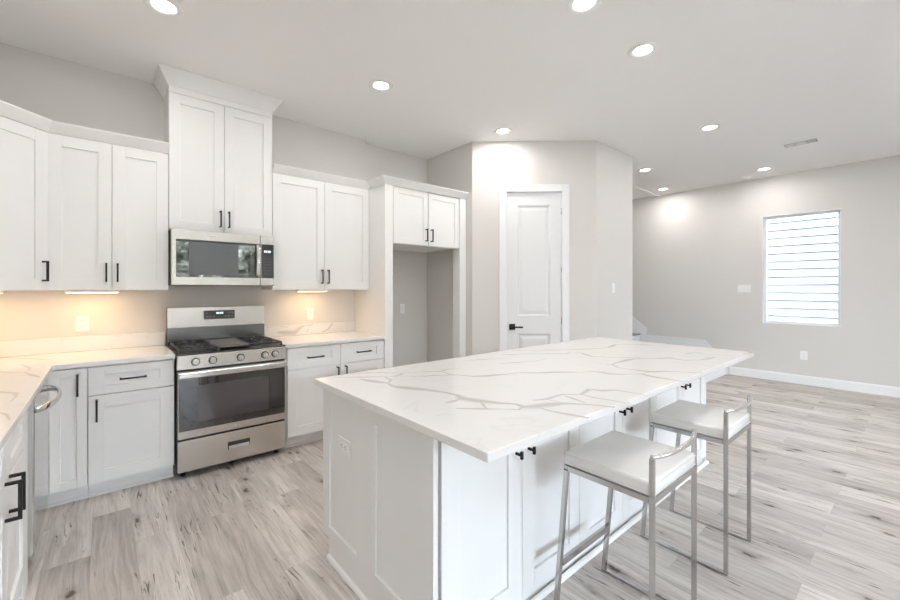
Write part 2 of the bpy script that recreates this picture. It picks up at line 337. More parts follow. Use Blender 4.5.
# ------------------------------------------------------------------ windows
def window(name, along, c, y0, y1, z0, z1, mull=0, depth=0.15):
    # along 'y': opening in the right wall, along 'x': opening in the rear wall
    def bx(mb, a, b, d0, d1, zz0, zz1):
        if along == 'y': mb.box(c + d0, c + d1, a, b, zz0, zz1)
        else: mb.box(a, b, c - d1, c - d0, zz0, zz1)
    t = 0.030
    r = MB(); bx(r, y0, y0 + 0.006, 0.0, depth, z0, z1); bx(r, y1 - 0.006, y1, 0, depth, z0, z1); bx(r, y0 + 0.006, y1 - 0.006, 0, depth, z0, z0 + 0.006); bx(r, y0 + 0.006, y1 - 0.006, 0, depth, z1 - 0.006, z1)
    root = struct(r.build(name, M['trim']))
    f = MB(); a, b, p, q = y0 + 0.006, y1 - 0.006, z0 + 0.006, z1 - 0.006
    bx(f, a, a + t, 0.07, 0.12, p, q); bx(f, b - t, b, 0.07, 0.12, p, q); bx(f, a + t, b - t, 0.07, 0.12, p, p + t); bx(f, a + t, b - t, 0.07, 0.12, q - t, q)
    for i in range(mull):
        m = a + (b - a) * (i + 1) / (mull + 1); bx(f, m - 0.03, m + 0.03, 0.07, 0.12, p + t, q - t)
    f.build('window_frame', M['trim'], root, bevel=0.003)
    gm = MB(); bx(gm, a + t, b - t, 0.093, 0.097, p + t, q - t); gm.build('window_pane', M['glass'], root)
    return root
window('window_1', 'y', XR, *SIDE_WIN)
window('added_window_2', 'x', YB, *ADDED_REAR_WIN[0], mull=1)  # rear windows are added, unseen daylight sources
window('added_window_3', 'x', YB, *ADDED_REAR_WIN[1], mull=1)
window('added_window_4', 'x', YB, *ADDED_REAR_WIN[2], mull=1)

# ------------------------------------------------------------------ pantry door
def panel_slab(mb, w, z0, z1, t, panels):      # slab in local x 0..w, front at y=-t..0, panels: (x0,x1,z0,z1)
    xs = sorted({0, w} | {p[0] for p in panels} | {p[1] for p in panels}); zs = sorted({z0, z1} | {p[2] for p in panels} | {p[3] for p in panels})
    for i in range(len(xs) - 1):
        for j in range(len(zs) - 1):
            cx, cz = (xs[i] + xs[i + 1]) / 2, (zs[j] + zs[j + 1]) / 2
            if any(p[0] < cx < p[1] and p[2] < cz < p[3] for p in panels): continue
            mb.box(xs[i], xs[i + 1], -t, 0, zs[j], zs[j + 1])
dr = struct(MB().build('door_1', M['door'])); dr.location = (*diag(DW0 + 0.012, 0.0), 0); dr.rotation_euler = (0, 0, dang)
w = DW1 - DW0 - 0.024
mb = MB(); px0, px1 = 0.125, w - 0.125
panels = [(px0, px1, 0.22, 0.865), (px0, px1, 1.07, 2.352)]
mb.box(0, w, 0.03, 0.05, 0.01, 2.498)
for i, (a, b) in enumerate(((0, px0), (px1, w))): mb.box(a, b, 0.012, 0.03, 0.01, 2.498)
for a, b in ((0.01, 0.22), (0.865, 1.07), (2.352, 2.498)): mb.box(px0, px1, 0.012, 0.03, a, b)
for (a, b, c0, c1) in panels:      # sloped moulding and raised field
    e = 0.022; d = 0.06
    def frame(a, b, c0, c1, y0, a2, b2, c2, c3, y1):
        mb.add([(a, y0, c0), (b, y0, c0), (b, y0, c1), (a, y0, c1), (a2, y1, c2), (b2, y1, c2), (b2, y1, c3), (a2, y1, c3)], [(0, 1, 5, 4), (1, 2, 6, 5), (2, 3, 7, 6), (3, 0, 4, 7)])
    frame(a, b, c0, c1, 0.012, a + e, b - e, c0 + e, c1 - e, 0.0285)
    frame(a + e, b - e, c0 + e, c1 - e, 0.0285, a + d, b - d, c0 + d, c1 - d, 0.016)
    mb.box(a + d, b - d, 0.016, 0.03, c0 + d, c1 - d)
mb.build('door_slab', M['door'], dr, fix=False)
mb = MB()
cs = 0.083
for (a, b) in ((-0.012 - cs + 0.01, 0.0 - 0.002), (w + 0.002, w + 0.012 + cs - 0.01)): mb.box(a, b, -0.018, -0.001, 0, DTOP + 0.075)
mb.box(-0.002, w + 0.002, -0.018, -0.001, 2.502, DTOP + 0.075)
mb.box(-0.012, -0.003, -0.001, 0.12, 0, DTOP - 0.001); mb.box(w + 0.003, w + 0.012, -0.001, 0.12, 0, DTOP - 0.001); mb.box(-0.003, w + 0.003, -0.001, 0.12, 2.5, DTOP - 0.001)
mb.build('door_casing', M['trim'], dr, bevel=0.004)
mb = MB(); hx, hz = 0.066, 0.945
mb.box(hx - 0.034, hx + 0.034, 0.002, 0.012, hz - 0.034, hz + 0.034)
mb.disc((hx, 0.002, hz), (0, -1, 0), 0.011, 0.011, 0.045); mb.box(hx - 0.012, hx + 0.115, -0.055, -0.041, hz - 0.009, hz + 0.009)
h = mb.build('door_handle', M['black'], dr, bevel=0.002); h['label'] = 'matt black lever handle with square plate'
for z in (0.25, 1.02, 1.62, 2.28):
    MB().disc((w + 0.0, 0.006, z - 0.045), (0, 0, 1), 0.006, 0.006, 0.08, 12).build('hinge', M['polished'], dr)

# ------------------------------------------------------------------ cabinet helpers
DT = 0.02
def shaker(root, x0, x1, z0, z1, name='door', y=0.0, rail=0.074, label=None):
    mb = MB(); f = y - DT
    rr = min(rail, (z1 - z0) * 0.30)
    mb.box(x0, x0 + rail, f, y, z0, z1); mb.box(x1 - rail, x1, f, y, z0, z1)
    mb.box(x0 + rail, x1 - rail, f, y, z0, z0 + rr); mb.box(x0 + rail, x1 - rail, f, y, z1 - rr, z1)
    mb.box(x0 + rail - 0.002, x1 - rail + 0.002, y - 0.009, y - 0.001, z0 + rr - 0.002, z1 - rr + 0.002)
    return mb.build(name, M['cab'], root, bevel=0.0012)
def pull(door, x, z, y=0.0, vert=True, L=0.135):
    mb = MB(); f = y - DT; b = 0.0055; s = 0.032
    if vert:
        mb.box(x - b, x + b, f - s - 2 * b, f - s, z - L / 2, z + L / 2)
        for zz in (z - L / 2 + b, z + L / 2 - b): mb.box(x - b, x + b, f - s, f, zz - b, zz + b)
    else:
        mb.box(x - L / 2, x + L / 2, f - s - 2 * b, f - s, z - b, z + b)
        for xx in (x - L / 2 + b, x + L / 2 - b): mb.box(xx - b, xx + b, f - s, f, z - b, z + b)
    return mb.build('handle', M['black'], door, bevel=0.001)
def tknob(door, x, z, y=0.0):
    f = y - DT; mb = MB()
    mb.box(x - 0.005, x + 0.005, f - 0.028, f, z - 0.005, z + 0.005); mb.box(x - 0.0055, x + 0.0055, f - 0.038, f - 0.027, z - 0.016, z + 0.016)
    return mb.build('knob', M['black'], door, bevel=0.001)
def hcrown(z, h, out):
    return [(-0.002, z), (0.006, z), (0.010, z + 0.006), (out * 0.97, z + h - 0.010), (out, z + h - 0.006), (out, z + h), (-0.002, z + h)]
GAP = 0.0015
def wallcab(x0, x1, yf, z0, z1, ndoor, label, hz, crown=None, yback=YW, hx=0.03, dtop=None):
    root = empty('wall_cabinet', (x0, yf, 0), 0, label, 'cabinet')
    W = x1 - x0
    mb = MB().box(0, W, 0.0, yback - yf - 0.001, z0, z1)
    if dtop: mb.box(0, W, -DT, 0.0, dtop + 0.003, z1)
    mb.build('cabinet_body', M['cab'], root, bevel=0.001)
    dw = W / ndoor
    for i in range(ndoor):
        a, b = i * dw + GAP, (i + 1) * dw - GAP
        d = shaker(root, a, b, z0 + 0.004, dtop or z1 - 0.004)
        pull(d, (b - hx) if i == 0 else (a + hx), hz)
    if crown: crown(root)
    return root

# ------------------------------------------------------------------ upper cabinets
UY = YW - 0.31; UZ0, UZ1 = 1.375, 2.435; CH = 0.07
def crown_on(path, z, h, out):
    def f(root):
        p = [(a - root.location.x, b - root.location.y) for a, b in path]
        MB().sweep(p, hcrown(z, h, out)).build('crown_moulding', M['cab'], root)
    return f
XA0 = XL + 0.595
wallcab(XA0, 0.377, UY, UZ0, UZ1, 2, 'white two-door wall cabinet left of the microwave', 1.503,
        crown_on([(XA0 + 0.0, UY - DT), (0.376, UY - DT)], UZ1 + 0.001, CH, 0.055))
wallcab(1.150, 2.128, UY, UZ0, UZ1, 2, 'white two-door wall cabinet between microwave and refrigerator alcove', 1.503,
        crown_on([(1.150, UY - DT), (2.128, UY - DT)], UZ1 + 0.001, CH, 0.055))
wallcab(0.379, 1.148, UY, 1.85, 2.975, 2, 'tall white wall cabinet above the microwave, reaching the ceiling', 1.965,
        crown_on([(0.379, YW - 0.01), (0.379, UY - DT), (1.148, UY - DT), (1.148, YW - 0.01)], 2.974, ZC - 2.974 - 0.001, 0.07), dtop=2.922)
# diagonal corner cabinet
root = empty('corner_wall_cabinet', (XL + 0.595, UY, 0), PI / 4, 'white diagonal corner wall cabinet at far left edge', 'cabinet')
Lc = Vector((XL, YW)); s45 = math.sqrt(0.5)
def loc45(x, y): dx, dy = x - (XL + 0.595), y - UY; return (dx * s45 + dy * s45, -dx * s45 + dy * s45)
e_ = 0.001
MB().prism([loc45(x, y) for x, y in ((XL + e_, YW - e_), (XL + e_, YW - 0.595), (XL + 0.31, YW - 0.595), (XL + 0.595 - e_, UY), (XL + 0.595 - e_, YW - e_))], UZ0, UZ1).build('cabinet_body', M['cab'], root)
DWc = 0.285 * math.sqrt(2)
d = shaker(root, -DWc + 0.004, -0.0095, UZ0 + 0.004, UZ1 - 0.004); pull(d, -0.012 - 0.03, 1.503)
MB().sweep([(-DWc, -DT), (-0.008, -DT)], hcrown(UZ1 + 0.001, CH, 0.055)).build('crown_moulding', M['cab'], root)

# refrigerator surround
FY = 3.513; PY = 3.493
root = empty('refrigerator_surround', (2.13, PY, 0), 0, 'white refrigerator alcove surround with two-door cabinet across its top', 'cabinet')
X0 = 2.13
MB().box(0, 0.02, 0, YW - PY - 0.002, 0, 2.435).box(0.02, 0.094, 0.0, 0.02, 0, 2.435).build('side_panel', M['cab'], root, bevel=0.001)
MB().box(1.004, XP - X0 - 0.002, 0, 0.02, 0, 2.435).box(1.004, 1.022, 0.02, 0.12, 0, 2.435).build('side_panel', M['cab'], root, bevel=0.001)
MB().box(0.098, 1.002, 0.03, YW - PY - 0.002, 1.85, 2.435).build('cabinet_body', M['cab'], root, bevel=0.001)
for i, (a, b) in enumerate(((0.106, 0.546), (0.559, 0.998))):
    d = shaker(root, a, b, 1.855, 2.43, y=0.03, rail=0.060); pull(d, b - 0.03 if i == 0 else a + 0.03, 1.965, y=0.03)
MB().sweep([(0, UY - PY - 0.08), (0, 0), (XP - X0 - 0.002, 0)], hcrown(2.436, CH, 0.055)).build('crown_moulding', M['cab'], root)

# ------------------------------------------------------------------ base cabinets
BZ0, BZ1 = 0.105, 0.883; BYF = 3.531
def basecab(x0, x1, yf, rz, label, cols, depth=0.605, toe=0.075, body=None):
    root = empty('base_cabinet', (x0, yf, 0) if rz == 0 else (yf, x0, 0), rz, label, 'cabinet')
    W = abs(x1 - x0)
    MB().box(0, W, 0, depth, BZ0, BZ1).build('cabinet_body', M['cab'], root, bevel=0.001)
    t = MB().box(0, W, toe, toe + 0.02, 0, BZ0 - 0.001); t.box(0, W, toe - 0.012, toe, 0, 0.018)
    t.build('toe_kick', M['cab'], root)
    for c in cols: c(root)
    return root
def drawer(a, b, z0=0.693, z1=0.874, hp=True, L=0.145):
    def f(root):
        d = shaker(root, a + GAP, b - GAP, z0, z1, 'drawer', rail=0.080)
        if hp: pull(d, (a + b) / 2, (z0 + z1) / 2 + 0.0, vert=False, L=L)
    return f
def bdoor(a, b, side, z0=0.115, z1=0.686, hz=None, L=0.14, rail=0.080):
    def f(root):
        d = shaker(root, a + GAP, b - GAP, z0, z1, rail=rail)
        if side: pull(d, (a + 0.043) if side < 0 else (b - 0.036), hz if hz else z1 - 0.10, L=L)
    return f
basecab(-0.083, 0.384, BYF, 0, 'white base cabinet left of the range, one drawer over one door', [drawer(0.0, 0.462), bdoor(0.0, 0.462, -1, hz=0.592)])
basecab(1.160, 2.128, BYF, 0, 'white base cabinet right of the range with two drawers over two doors',
        [drawer(0.02, 0.505), drawer(0.507, 0.968), bdoor(0.02, 0.505, 1, hz=0.60), bdoor(0.507, 0.968, -1, hz=0.60)])
# corner base cabinet (narrow door seen)
root = empty('corner_base_cabinet', (-0.268, BYF, 0), 0, 'white corner base cabinet with one narrow door beside the dishwasher', 'cabinet')
MB().prism([(-0.62, 0.605), (-0.62, -0.16), (-0.004, -0.16), (-0.004, 0), (0.183, 0), (0.183, 0.605)], BZ0, BZ1).build('cabinet_body', M['cab'], root)
MB().box(-0.08, 0.183, 0.075, 0.095, 0, BZ0 - 0.001).box(-0.08, 0.183, 0.063, 0.075, 0, 0.018).build('toe_kick', M['cab'], root)
d = shaker(root, 0.006, 0.181, 0.115, 0.874, rail=0.05); pull(d, 0.181 - 0.045, 0.772, L=0.14)
# left run, fronts face +X
LX = -0.288
root = basecab(1.68, 2.60, LX, PI / 2, 'white sink base cabinet on left run with two long black handles',
        [bdoor(0.0, 0.458, 1, hz=0.632), bdoor(0.46, 0.918, -1, hz=0.632), drawer(0.0, 0.458, hp=False), drawer(0.46, 0.918, hp=False)], depth=0.6)
root = basecab(0.9, 1.678, LX, PI / 2, 'white base cabinet at near end of left run, mostly outside the view',
        [drawer(0.0, 0.388), drawer(0.390, 0.778), bdoor(0.0, 0.388, 1, hz=0.592), bdoor(0.390, 0.778, -1, hz=0.592)], depth=0.6)

o = MB().box(LX - 0.59, LX + 0.012, 2.603, 2.742, 0.0, 0.883).build('filler_panel', M['cab'], bevel=0.001); tag(o, 'narrow white filler panel between sink cabinet and dishwasher', 'cabinet panel')
# dishwasher
root = empty('dishwasher', (LX, 2.745, 0), PI / 2, 'stainless steel dishwasher under counter at the left corner', 'dishwasher')
MB().box(0, 0.605, 0.0, 0.57, 0.09, 0.865).box(0.02, 0.585, 0.05, 0.5, 0.0, 0.09).build('tub_body', M['dark'], root)
MB().box(0.002, 0.603, -0.033, 0.0, 0.11, 0.86).build('dishwasher_door', M['steel_dw'], root, bevel=0.006)
pts = []
for i in range(15):
    t = i / 14; x = 0.03 + 0.545 * t; pts.append((x, -0.045 - 0.055 * math.sin(PI * t) ** 0.6, 0.805))
mb = MB(); mb.tube([(0.03, -0.03, 0.805)] + pts + [(0.575, -0.03, 0.805)], 0.017, 14, rx=0.5)
mb.build('handle', M['polished'], root)

# ------------------------------------------------------------------ counter tops
def vein_strips(mb, veins, place, mi_dark, mi_soft):
    for pts, w in veins:
        # refine and jitter
        q = []
        for i in range(len(pts) - 1):
            a, b = Vector(pts[i]), Vector(pts[i + 1]); L = (b - a).length; n = max(1, int(L / 0.06))
            for k in range(n):
                t = k / n; j = Vector((random.uniform(-1, 1), random.uniform(-1, 1))) * (0.004 if 0 < k else 0)
                q.append(a.lerp(b, t) + j)
        q.append(Vector(pts[-1]))
        n = len(q)
        ws = [w * 0.001 * (0.65 + 0.35 * math.sin(i * 1.3 + w) + random.uniform(-0.1, 0.1)) * min(1, 0.35 + 0.5 * min(i, n - 1 - i)) for i in range(n)]
        for scale, mi, off in ((2.8, mi_soft, 0), (1.35, mi_dark, 1)):
            vs_ = []; fs = []
            for i, p in enumerate(q):
                d = (q[min(i + 1, n - 1)] - q[max(i - 1, 0)]).normalized(); nn = Vector((-d.y, d.x))
                vs_ += [place(p + nn * ws[i] * scale, off), place(p - nn * ws[i] * scale, off)]
                if i < n - 1: fs.append((2 * i, 2 * i + 1, 2 * i + 3, 2 * i + 2))
            mb.add(vs_, fs, mi)
ISL= [([(0.907, 2.04), (0.996, 1.988), (1.124, 1.895), (1.173, 1.853), (1.239, 1.81), (1.309, 1.747), (1.364, 1.736), (1.425, 1.684), (1.475, 1.642)], 5), ([(1.012, 2.081), (1.178, 1.985), (1.259, 1.905), (1.325, 1.873), (1.455, 1.791), (1.531, 1.809), (1.608, 1.767)], 5), ([(1.458, 1.77), (1.451, 1.692), (1.475, 1.642), (1.51, 1.576), (1.573, 1.535), (1.652, 1.51), (1.707, 1.491), (1.769, 1.476), (1.851, 1.399), (1.933, 1.354), (2.047, 1.256), (2.116, 1.219), (2.134, 1.182), (2.127, 1.132), (2.164, 1.087), (2.261, 1.014), (2.243, 0.962), (2.238, 0.841), (2.246, 0.777)], 9), ([(1.173, 1.853), (1.231, 1.863), (1.266, 1.889)], 6), ([(1.016, 1.915), (1.056, 1.78), (1.077, 1.737), (1.062, 1.676), (1.077, 1.629), (1.138, 1.519), (1.178, 1.42), (1.192, 1.353), (1.17, 1.286), (1.198, 1.216), (1.242, 1.135), (1.28, 1.084), (1.274, 1.039), (1.32, 1.012), (1.444, 0.958), (1.511, 0.871), (1.548, 0.798)], 13), ([(1.138, 1.864), (1.128, 1.789), (1.077, 1.737)], 8), ([(1.069, 1.281), (1.121, 1.281), (1.166, 1.29)], 7), ([(1.056, 1.199), (1.126, 1.128), (1.182, 1.08), (1.231, 1.027), (1.274, 1.039)], 8), ([(1.195, 1.212), (1.179, 1.173), (1.144, 1.12)], 10), ([(2.145, 1.961), (2.328, 1.856), (2.554, 1.681), (2.624, 1.7), (2.664, 1.635), (2.581, 1.499), (2.665, 1.374), (2.791, 1.26)], 7), ([(1.891, 1.729), (2.142, 1.644), (2.255, 1.646)], 6), ([(2.376, 1.284), (2.405, 1.259), (2.486, 1.271), (2.701, 1.264), (2.927, 1.123), (2.907, 1.024), (3.0, 0.959), (3.195, 0.931)], 9), ([(2.405, 1.259), (2.336, 1.184), (2.349, 1.061), (2.362, 0.999), (2.434, 0.962), (2.555, 0.797)], 9), ([(2.269, 1.017), (2.362, 0.999)], 6), ([(1.312, 1.006), (1.31, 0.938), (1.347, 0.795)], 10), ([(1.376, 1.072), (1.441, 1.048), (1.557, 1.048), (1.62, 0.994), (1.731, 1.017), (1.75, 0.97), (1.814, 0.927), (1.828, 0.825), (1.821, 0.787)], 8), ([(1.435, 1.043), (1.444, 0.958)], 6), ([(1.549, 1.044), (1.513, 0.907)], 6), ([(1.62, 0.994), (1.615, 0.931), (1.644, 0.787)], 9), ([(2.367, 2.04), (2.717, 1.788), (2.943, 1.67), (3.084, 1.641), (3.277, 1.689), (3.356, 1.647), (3.51, 1.42)], 8), ([(1.766, 1.966), (1.969, 1.89), (2.093, 1.804)], 5), ([(3.192, 1.118), (3.319, 1.088), (3.267, 1.013), (3.345, 0.93)], 7), ([(0.936, 1.176), (0.98, 1.17), (0.998, 1.139)], 3)]
LEF= [([(-0.656, 4.238), (-0.551, 4.148), (-0.45, 4.009), (-0.314, 3.816), (-0.229, 3.768)], 6), ([(-0.545, 3.519), (-0.452, 3.403), (-0.342, 3.291), (-0.261, 3.044)], 6), ([(-0.421, 2.817), (-0.365, 2.745), (-0.308, 2.673), (-0.295, 2.573), (-0.301, 2.476)], 6), ([(-0.417, 3.715), (-0.339, 3.458), (-0.342, 3.291)], 4), ([(-0.34, 2.364), (-0.284, 2.249), (-0.26, 2.137)], 4)]
BSP= [([(1.283, 0.959), (1.461, 0.943), (1.529, 0.998), (1.563, 1.005), (1.65, 1.011)], 12), ([(1.581, 0.943), (1.615, 1.0)], 10), ([(1.74, 0.927), (1.813, 0.954), (1.86, 1.017)], 10), ([(1.184, 1.006), (1.277, 1.02), (1.392, 1.003)], 4)]

QM = [M['quartz'], M['vein'], M['vein_soft']]
CZ0, CZ1 = 0.884, 0.914
def slab(name, polys, veins, label, cat='countertop', extra=None):
    mb = MB()
    for p in polys: mb.prism(p, CZ0, CZ1)
    o = mb.build(name, QM, bevel=0.003)
    tag(o, label, cat)
    if veins:
        vb = MB(); vein_strips(vb, veins, lambda p, off: (p.x, p.y, CZ1 + 0.0003 + 0.0002 * off), 1, 2)
        me = o.data; b = bmesh.new(); b.from_mesh(me)
        # join vein inlay into the slab mesh
        base = [b.verts.new(v) for v in vb.v]
        for f, mi in zip(vb.f, vb.mi):
            fc = b.faces.new([base[i] for i in f]); fc.material_index = mi
            fc.normal_update()
            if fc.normal.z < 0: fc.normal_flip()
        b.to_mesh(me); b.free()
    return o
e_ = 0.0015
slab('countertop', [[(XL + e_, 0.9), (-0.245, 0.9), (-0.245, 3.493), (0.386, 3.493), (0.386, YW - e_), (XL + e_, YW - e_)]], LEF,
     'white veined quartz L-shaped countertop left of the range')
slab('countertop', [[(1.159, 3.493), (2.128, 3.493), (2.128, YW - e_), (1.159, YW - e_)]], None, 'short white quartz countertop right of the range')
def splash(x0, x1, y0, y1, label, veins=None):
    o = MB().box(x0, x1, y0, y1, CZ1 + 0.0005, 1.026).build('backsplash', QM, bevel=0.002); tag(o, label, 'backsplash')
    if veins:
        vb = MB(); vein_strips(vb, veins, lambda p, off: (p.x, y0 - 0.0003 - 0.0002 * off, min(1.02, max(0.92, p.y))), 1, 2)
        b = bmesh.new(); b.from_mesh(o.data); base = [b.verts.new(v) for v in vb.v]
        for f, mi in zip(vb.f, vb.mi):
            fc = b.faces.new([base[i] for i in f]); fc.material_index = mi
        b.to_mesh(o.data); b.free()
splash(XL + e_, 0.386, YW - 0.02, YW - e_, 'low quartz backsplash on the wall left of the range')
splash(1.159, 2.128, YW - 0.02, YW - e_, 'low veined quartz backsplash on the wall right of the range', BSP)
splash(XL + e_, XL + 0.02, 0.9, YW - 0.022, 'low quartz backsplash on the left side wall')

# ------------------------------------------------------------------ range
rx0 = 0.392; RW = 0.764; RF = 3.505
root = empty('gas_range', (rx0, RF, 0), 0, 'stainless steel freestanding gas range with black glass oven door', 'range')
MB().box(0.0, RW, 0, 0.60, 0.042, 0.895).build('range_body', M['dark'], root, bevel=0.002)
for x in (0.05, RW - 0.05):
    for y in (0.06, 0.55): MB().disc((x, y, 0), (0, 0, 1), 0.018, 0.018, 0.043, 14).build('levelling_foot', M['dark'], root)
dwr = MB().box(0.006, RW - 0.006, -0.035, -0.001, 0.056, 0.282).build('drawer', M['steel'], root, bevel=0.004)
# recessed pocket pull
MB().box(0.328, 0.484, -0.0375, -0.0352, 0.150, 0.205).build('pull_recess', M['dark'], dwr, bevel=0.001)
MB().box(0.333, 0.479, -0.043, -0.0376, 0.152, 0.178).build('pull_lip', M['polished'], dwr, bevel=0.002)
od = MB().box(0.006, RW - 0.006, -0.034, -0.001, 0.296, 0.785).build('oven_door', M['steel'], root, bevel=0.004)
MB().box(0.012, RW - 0.012, -0.040, -0.0345, 0.352, 0.735).build('oven_glass', M['glass_black'], od, bevel=0.002)
MB().box(0.125, RW - 0.135, -0.0412, -0.0402, 0.405, 0.672).build('oven_window', M['oven_window'], od)
mb = MB().box(0.004, RW - 0.004, -0.085, -0.060, 0.737, 0.786)
for x in (0.012, RW - 0.042): mb.box(x, x + 0.03, -0.062, -0.034, 0.742, 0.780)
mb.build('handle', M['polished'], od, bevel=0.010, seg=4)
MB().disc((RW / 2, -0.0345, 0.323), (0, -1, 0), 0.010, 0.010, 0.001, 24).build('badge', M['marking'], od)
mb = MB().extr_x([(-0.040, 0.798), (0.06, 0.798), (0.06, 0.902), (-0.038, 0.902)], 0.0, RW)
cp = mb.build('control_panel', M['steel'], root, bevel=0.004)
for x in (0.115, 0.225, 0.415, 0.595, 0.675):
    mb = MB(); ax = Vector((0, -1, 0.02)).normalized(); c = Vector((x, -0.0390, 0.850))
    mb.disc(c, ax, 0.0285, 0.0285, 0.003, 28, mi=1); mb.disc(c + ax * 0.003, ax, 0.0235, 0.021, 0.012, 28); mb.disc(c + ax * 0.008, ax, 0.018, 0.0165, 0.026, 28)
    u = Vector((1, 0, 0)); w_ = ax.cross(u)
    p = c + ax * 0.034; k = 0.004
    vs_ = []
    for h_ in (0, 0.008):
        for a, b in ((-k, -0.016), (k, -0.016), (k, 0.016), (-k, 0.016)): vs_.append(p + u * a + w_ * b + ax * h_)
    mb.add(vs_, [(0, 3, 2, 1), (4, 5, 6, 7), (0, 1, 5, 4), (1, 2, 6, 5), (2, 3, 7, 6), (3, 0, 4, 7)])
    mb.build('knob', [M['polished'], M['dark']], root)
ct = MB().box(-0.0, RW, -0.028, 0.60, 0.896, 0.912).build('cooktop', M['dark'], root, bevel=0.003)
for i, (bx_, by_) in enumerate(((0.17, 0.15), (0.17, 0.42), (0.59, 0.15), (0.59, 0.42))):
    MB().disc((bx_, by_, 0.9125), (0, 0, 1), 0.042, 0.048, 0.010, 28).disc((bx_, by_, 0.9225), (0, 0, 1), 0.036, 0.033, 0.007, 28, mi=1).build('burner', [M['brass_ring'], M['dark']], root)
def grate(x0, x1):
    mb = MB(); z0, z1 = 0.932, 0.946; y0, y1 = 0.0, 0.535; t = 0.006
    for x in (x0, x1): mb.box(x - t, x + t, y0, y1, z0, z1)
    for y in (y0, (y0 + y1) / 2, y1): mb.box(x0, x1, y - t, y + t, z0, z1)
    for y in (y0, (y0 + y1) / 2, y1):
        for x in (x0, x1): mb.box(x - t, x + t, y - t, y + t, 0.9125, z1)
    for yc in (0.15, 0.42):
        xm = (x0 + x1) / 2
        for k in range(8):
            a = k * PI / 4 + PI / 8; r0, r1 = 0.022, 0.105
            mb.tube([(xm + math.cos(a) * r0, yc + math.sin(a) * r0, 0.942), (xm + math.cos(a) * r1, yc + math.sin(a) * r1, 0.942)], 0.0045, square=True)
    return mb.build('grate', M['iron'], root, bevel=0.001)
grate(0.022, 0.262); grate(0.496, 0.736)
mb = MB().box(0.274, 0.484, 0.03, 0.515, 0.930, 0.945); mb.box(0.274, 0.280, 0.0, 0.535, 0.9125, 0.948); mb.box(0.478, 0.484, 0.0, 0.535, 0.9125, 0.948)
mb.box(0.274, 0.484, 0.0, 0.012, 0.932, 0.946)
gp = mb.build('griddle', M['griddle'], root, bevel=0.003)
MB().box(0.0, RW, 0.565, 0.625, 0.9, 1.06).build('backguard_riser', M['riser'], root, bevel=0.002)
bgp = MB().extr_x([(0.552, 1.055), (0.628, 1.055), (0.628, 1.228), (0.553, 1.228)], 0.0, RW).build('backguard', M['steel'], root, bevel=0.003)
mb = MB(); ys = lambda z: 0.552 + 0.001 * (z - 1.055) / 0.173
mb.add([(0.262, ys(1.118) - 0.001, 1.118), (0.505, ys(1.118) - 0.001, 1.118), (0.505, ys(1.195) - 0.001, 1.195), (0.262, ys(1.195) - 0.001, 1.195)], [(0, 1, 2, 3)])
mb.build('control_display', M['glass_black'], bgp)
def mark(x, z, w_, h_, mi): MB().box(x - w_ / 2, x + w_ / 2, ys(z) - 0.0022, ys(z) - 0.0012, z - h_ / 2, z + h_ / 2).build('clock_digit' if mi == 0 else 'touch_key', M['display'] if mi == 0 else M['marking'], bgp)
for k in range(4): mark(0.363 + k * 0.013 + (0.004 if k > 1 else 0), 1.172, 0.007, 0.014, 0)
for x in (0.285, 0.312, 0.34, 0.43, 0.457, 0.484):
    mark(x, 1.142, 0.010, 0.005, 1)
for x in (0.285, 0.457, 0.484): mark(x, 1.172, 0.010, 0.005, 1)

# ------------------------------------------------------------------ microwave
mx0 = 0.383; MW = 0.760; MY = 3.755
root = empty('microwave', (mx0, MY, 1.41), 0, 'stainless steel over-the-range microwave beneath the tall cabinet', 'microwave')
MB().box(0, MW, 0, YW - MY - 0.002, 0.004, 0.438).build('microwave_body', M['dark'], root, bevel=0.002)
for a in (0.06, 0.46): MB().box(a, a + 0.24, 0.06, 0.28, 0.0005, 0.0035).build('grease_filter', M['grille'], root)
md = MB().box(0.002, 0.640, -0.030, -0.001, 0.004, 0.436).build('microwave_door', M['steel'], root, bevel=0.004)
MB().box(0.032, 0.606, -0.0335, -0.0305, 0.068, 0.362).build('door_glass', M['glass_black'], md, bevel=0.001)
MB().box(0.118, 0.468, -0.0345, -0.0336, 0.085, 0.345).build('mesh_window', M['mw_mesh'], md)
MB().box(0.24, 0.30, -0.0312, -0.0302, 0.395, 0.403).build('badge', M['marking'], md)
pts = [(0.618, -0.034 - 0.032 * math.sin(PI * i / 10) ** 0.5, 0.075 + 0.28 * i / 10) for i in range(11)]
MB().tube(pts, 0.012, 14, rx=1.4).build('handle', M['polished'], md)
cp = MB().box(0.643, MW - 0.002, -0.030, -0.001, 0.004, 0.436).build('control_panel', M['steel'], root, bevel=0.003)
MB().box(0.650, MW - 0.010, -0.0335, -0.0305, 0.068, 0.362).build('panel_glass', M['glass_black'], cp, bevel=0.001)
for k in range(4): MB().box(0.672 + k * 0.013 + (0.004 if k > 1 else 0), 0.679 + k * 0.013 + (0.004 if k > 1 else 0), -0.0345, -0.0337, 0.292, 0.308).build('clock_digit', M['display'], cp)
for r_ in range(6):
    for k in range(3): MB().box(0.672 + k * 0.024, 0.681 + k * 0.024, -0.0345, -0.0337, 0.105 + r_ * 0.026, 0.109 + r_ * 0.026).build('touch_key', M['grille'], cp)

# ------------------------------------------------------------------ island
IX0, IX1, IY0, IY1 = 0.8375, 3.665, 0.813, 2.080
BX0, BX1, BYN, BYR = 0.880, 3.638, 1.140, 2.065
root = empty('kitchen_island', (BX0, BYN, 0), 0, 'white kitchen island cabinet run with six doors facing the stools', 'kitchen island')
IW = BX1 - BX0; ID = BYR - BYN
MB().box(0.036, IW - 0.022, 0, ID - 0.02, 0.10, 0.883).box(0.036, IW - 0.022, 0, ID - 0.08, 0.0, 0.10).build('cabinet_body', M['cab'], root, bevel=0.001)
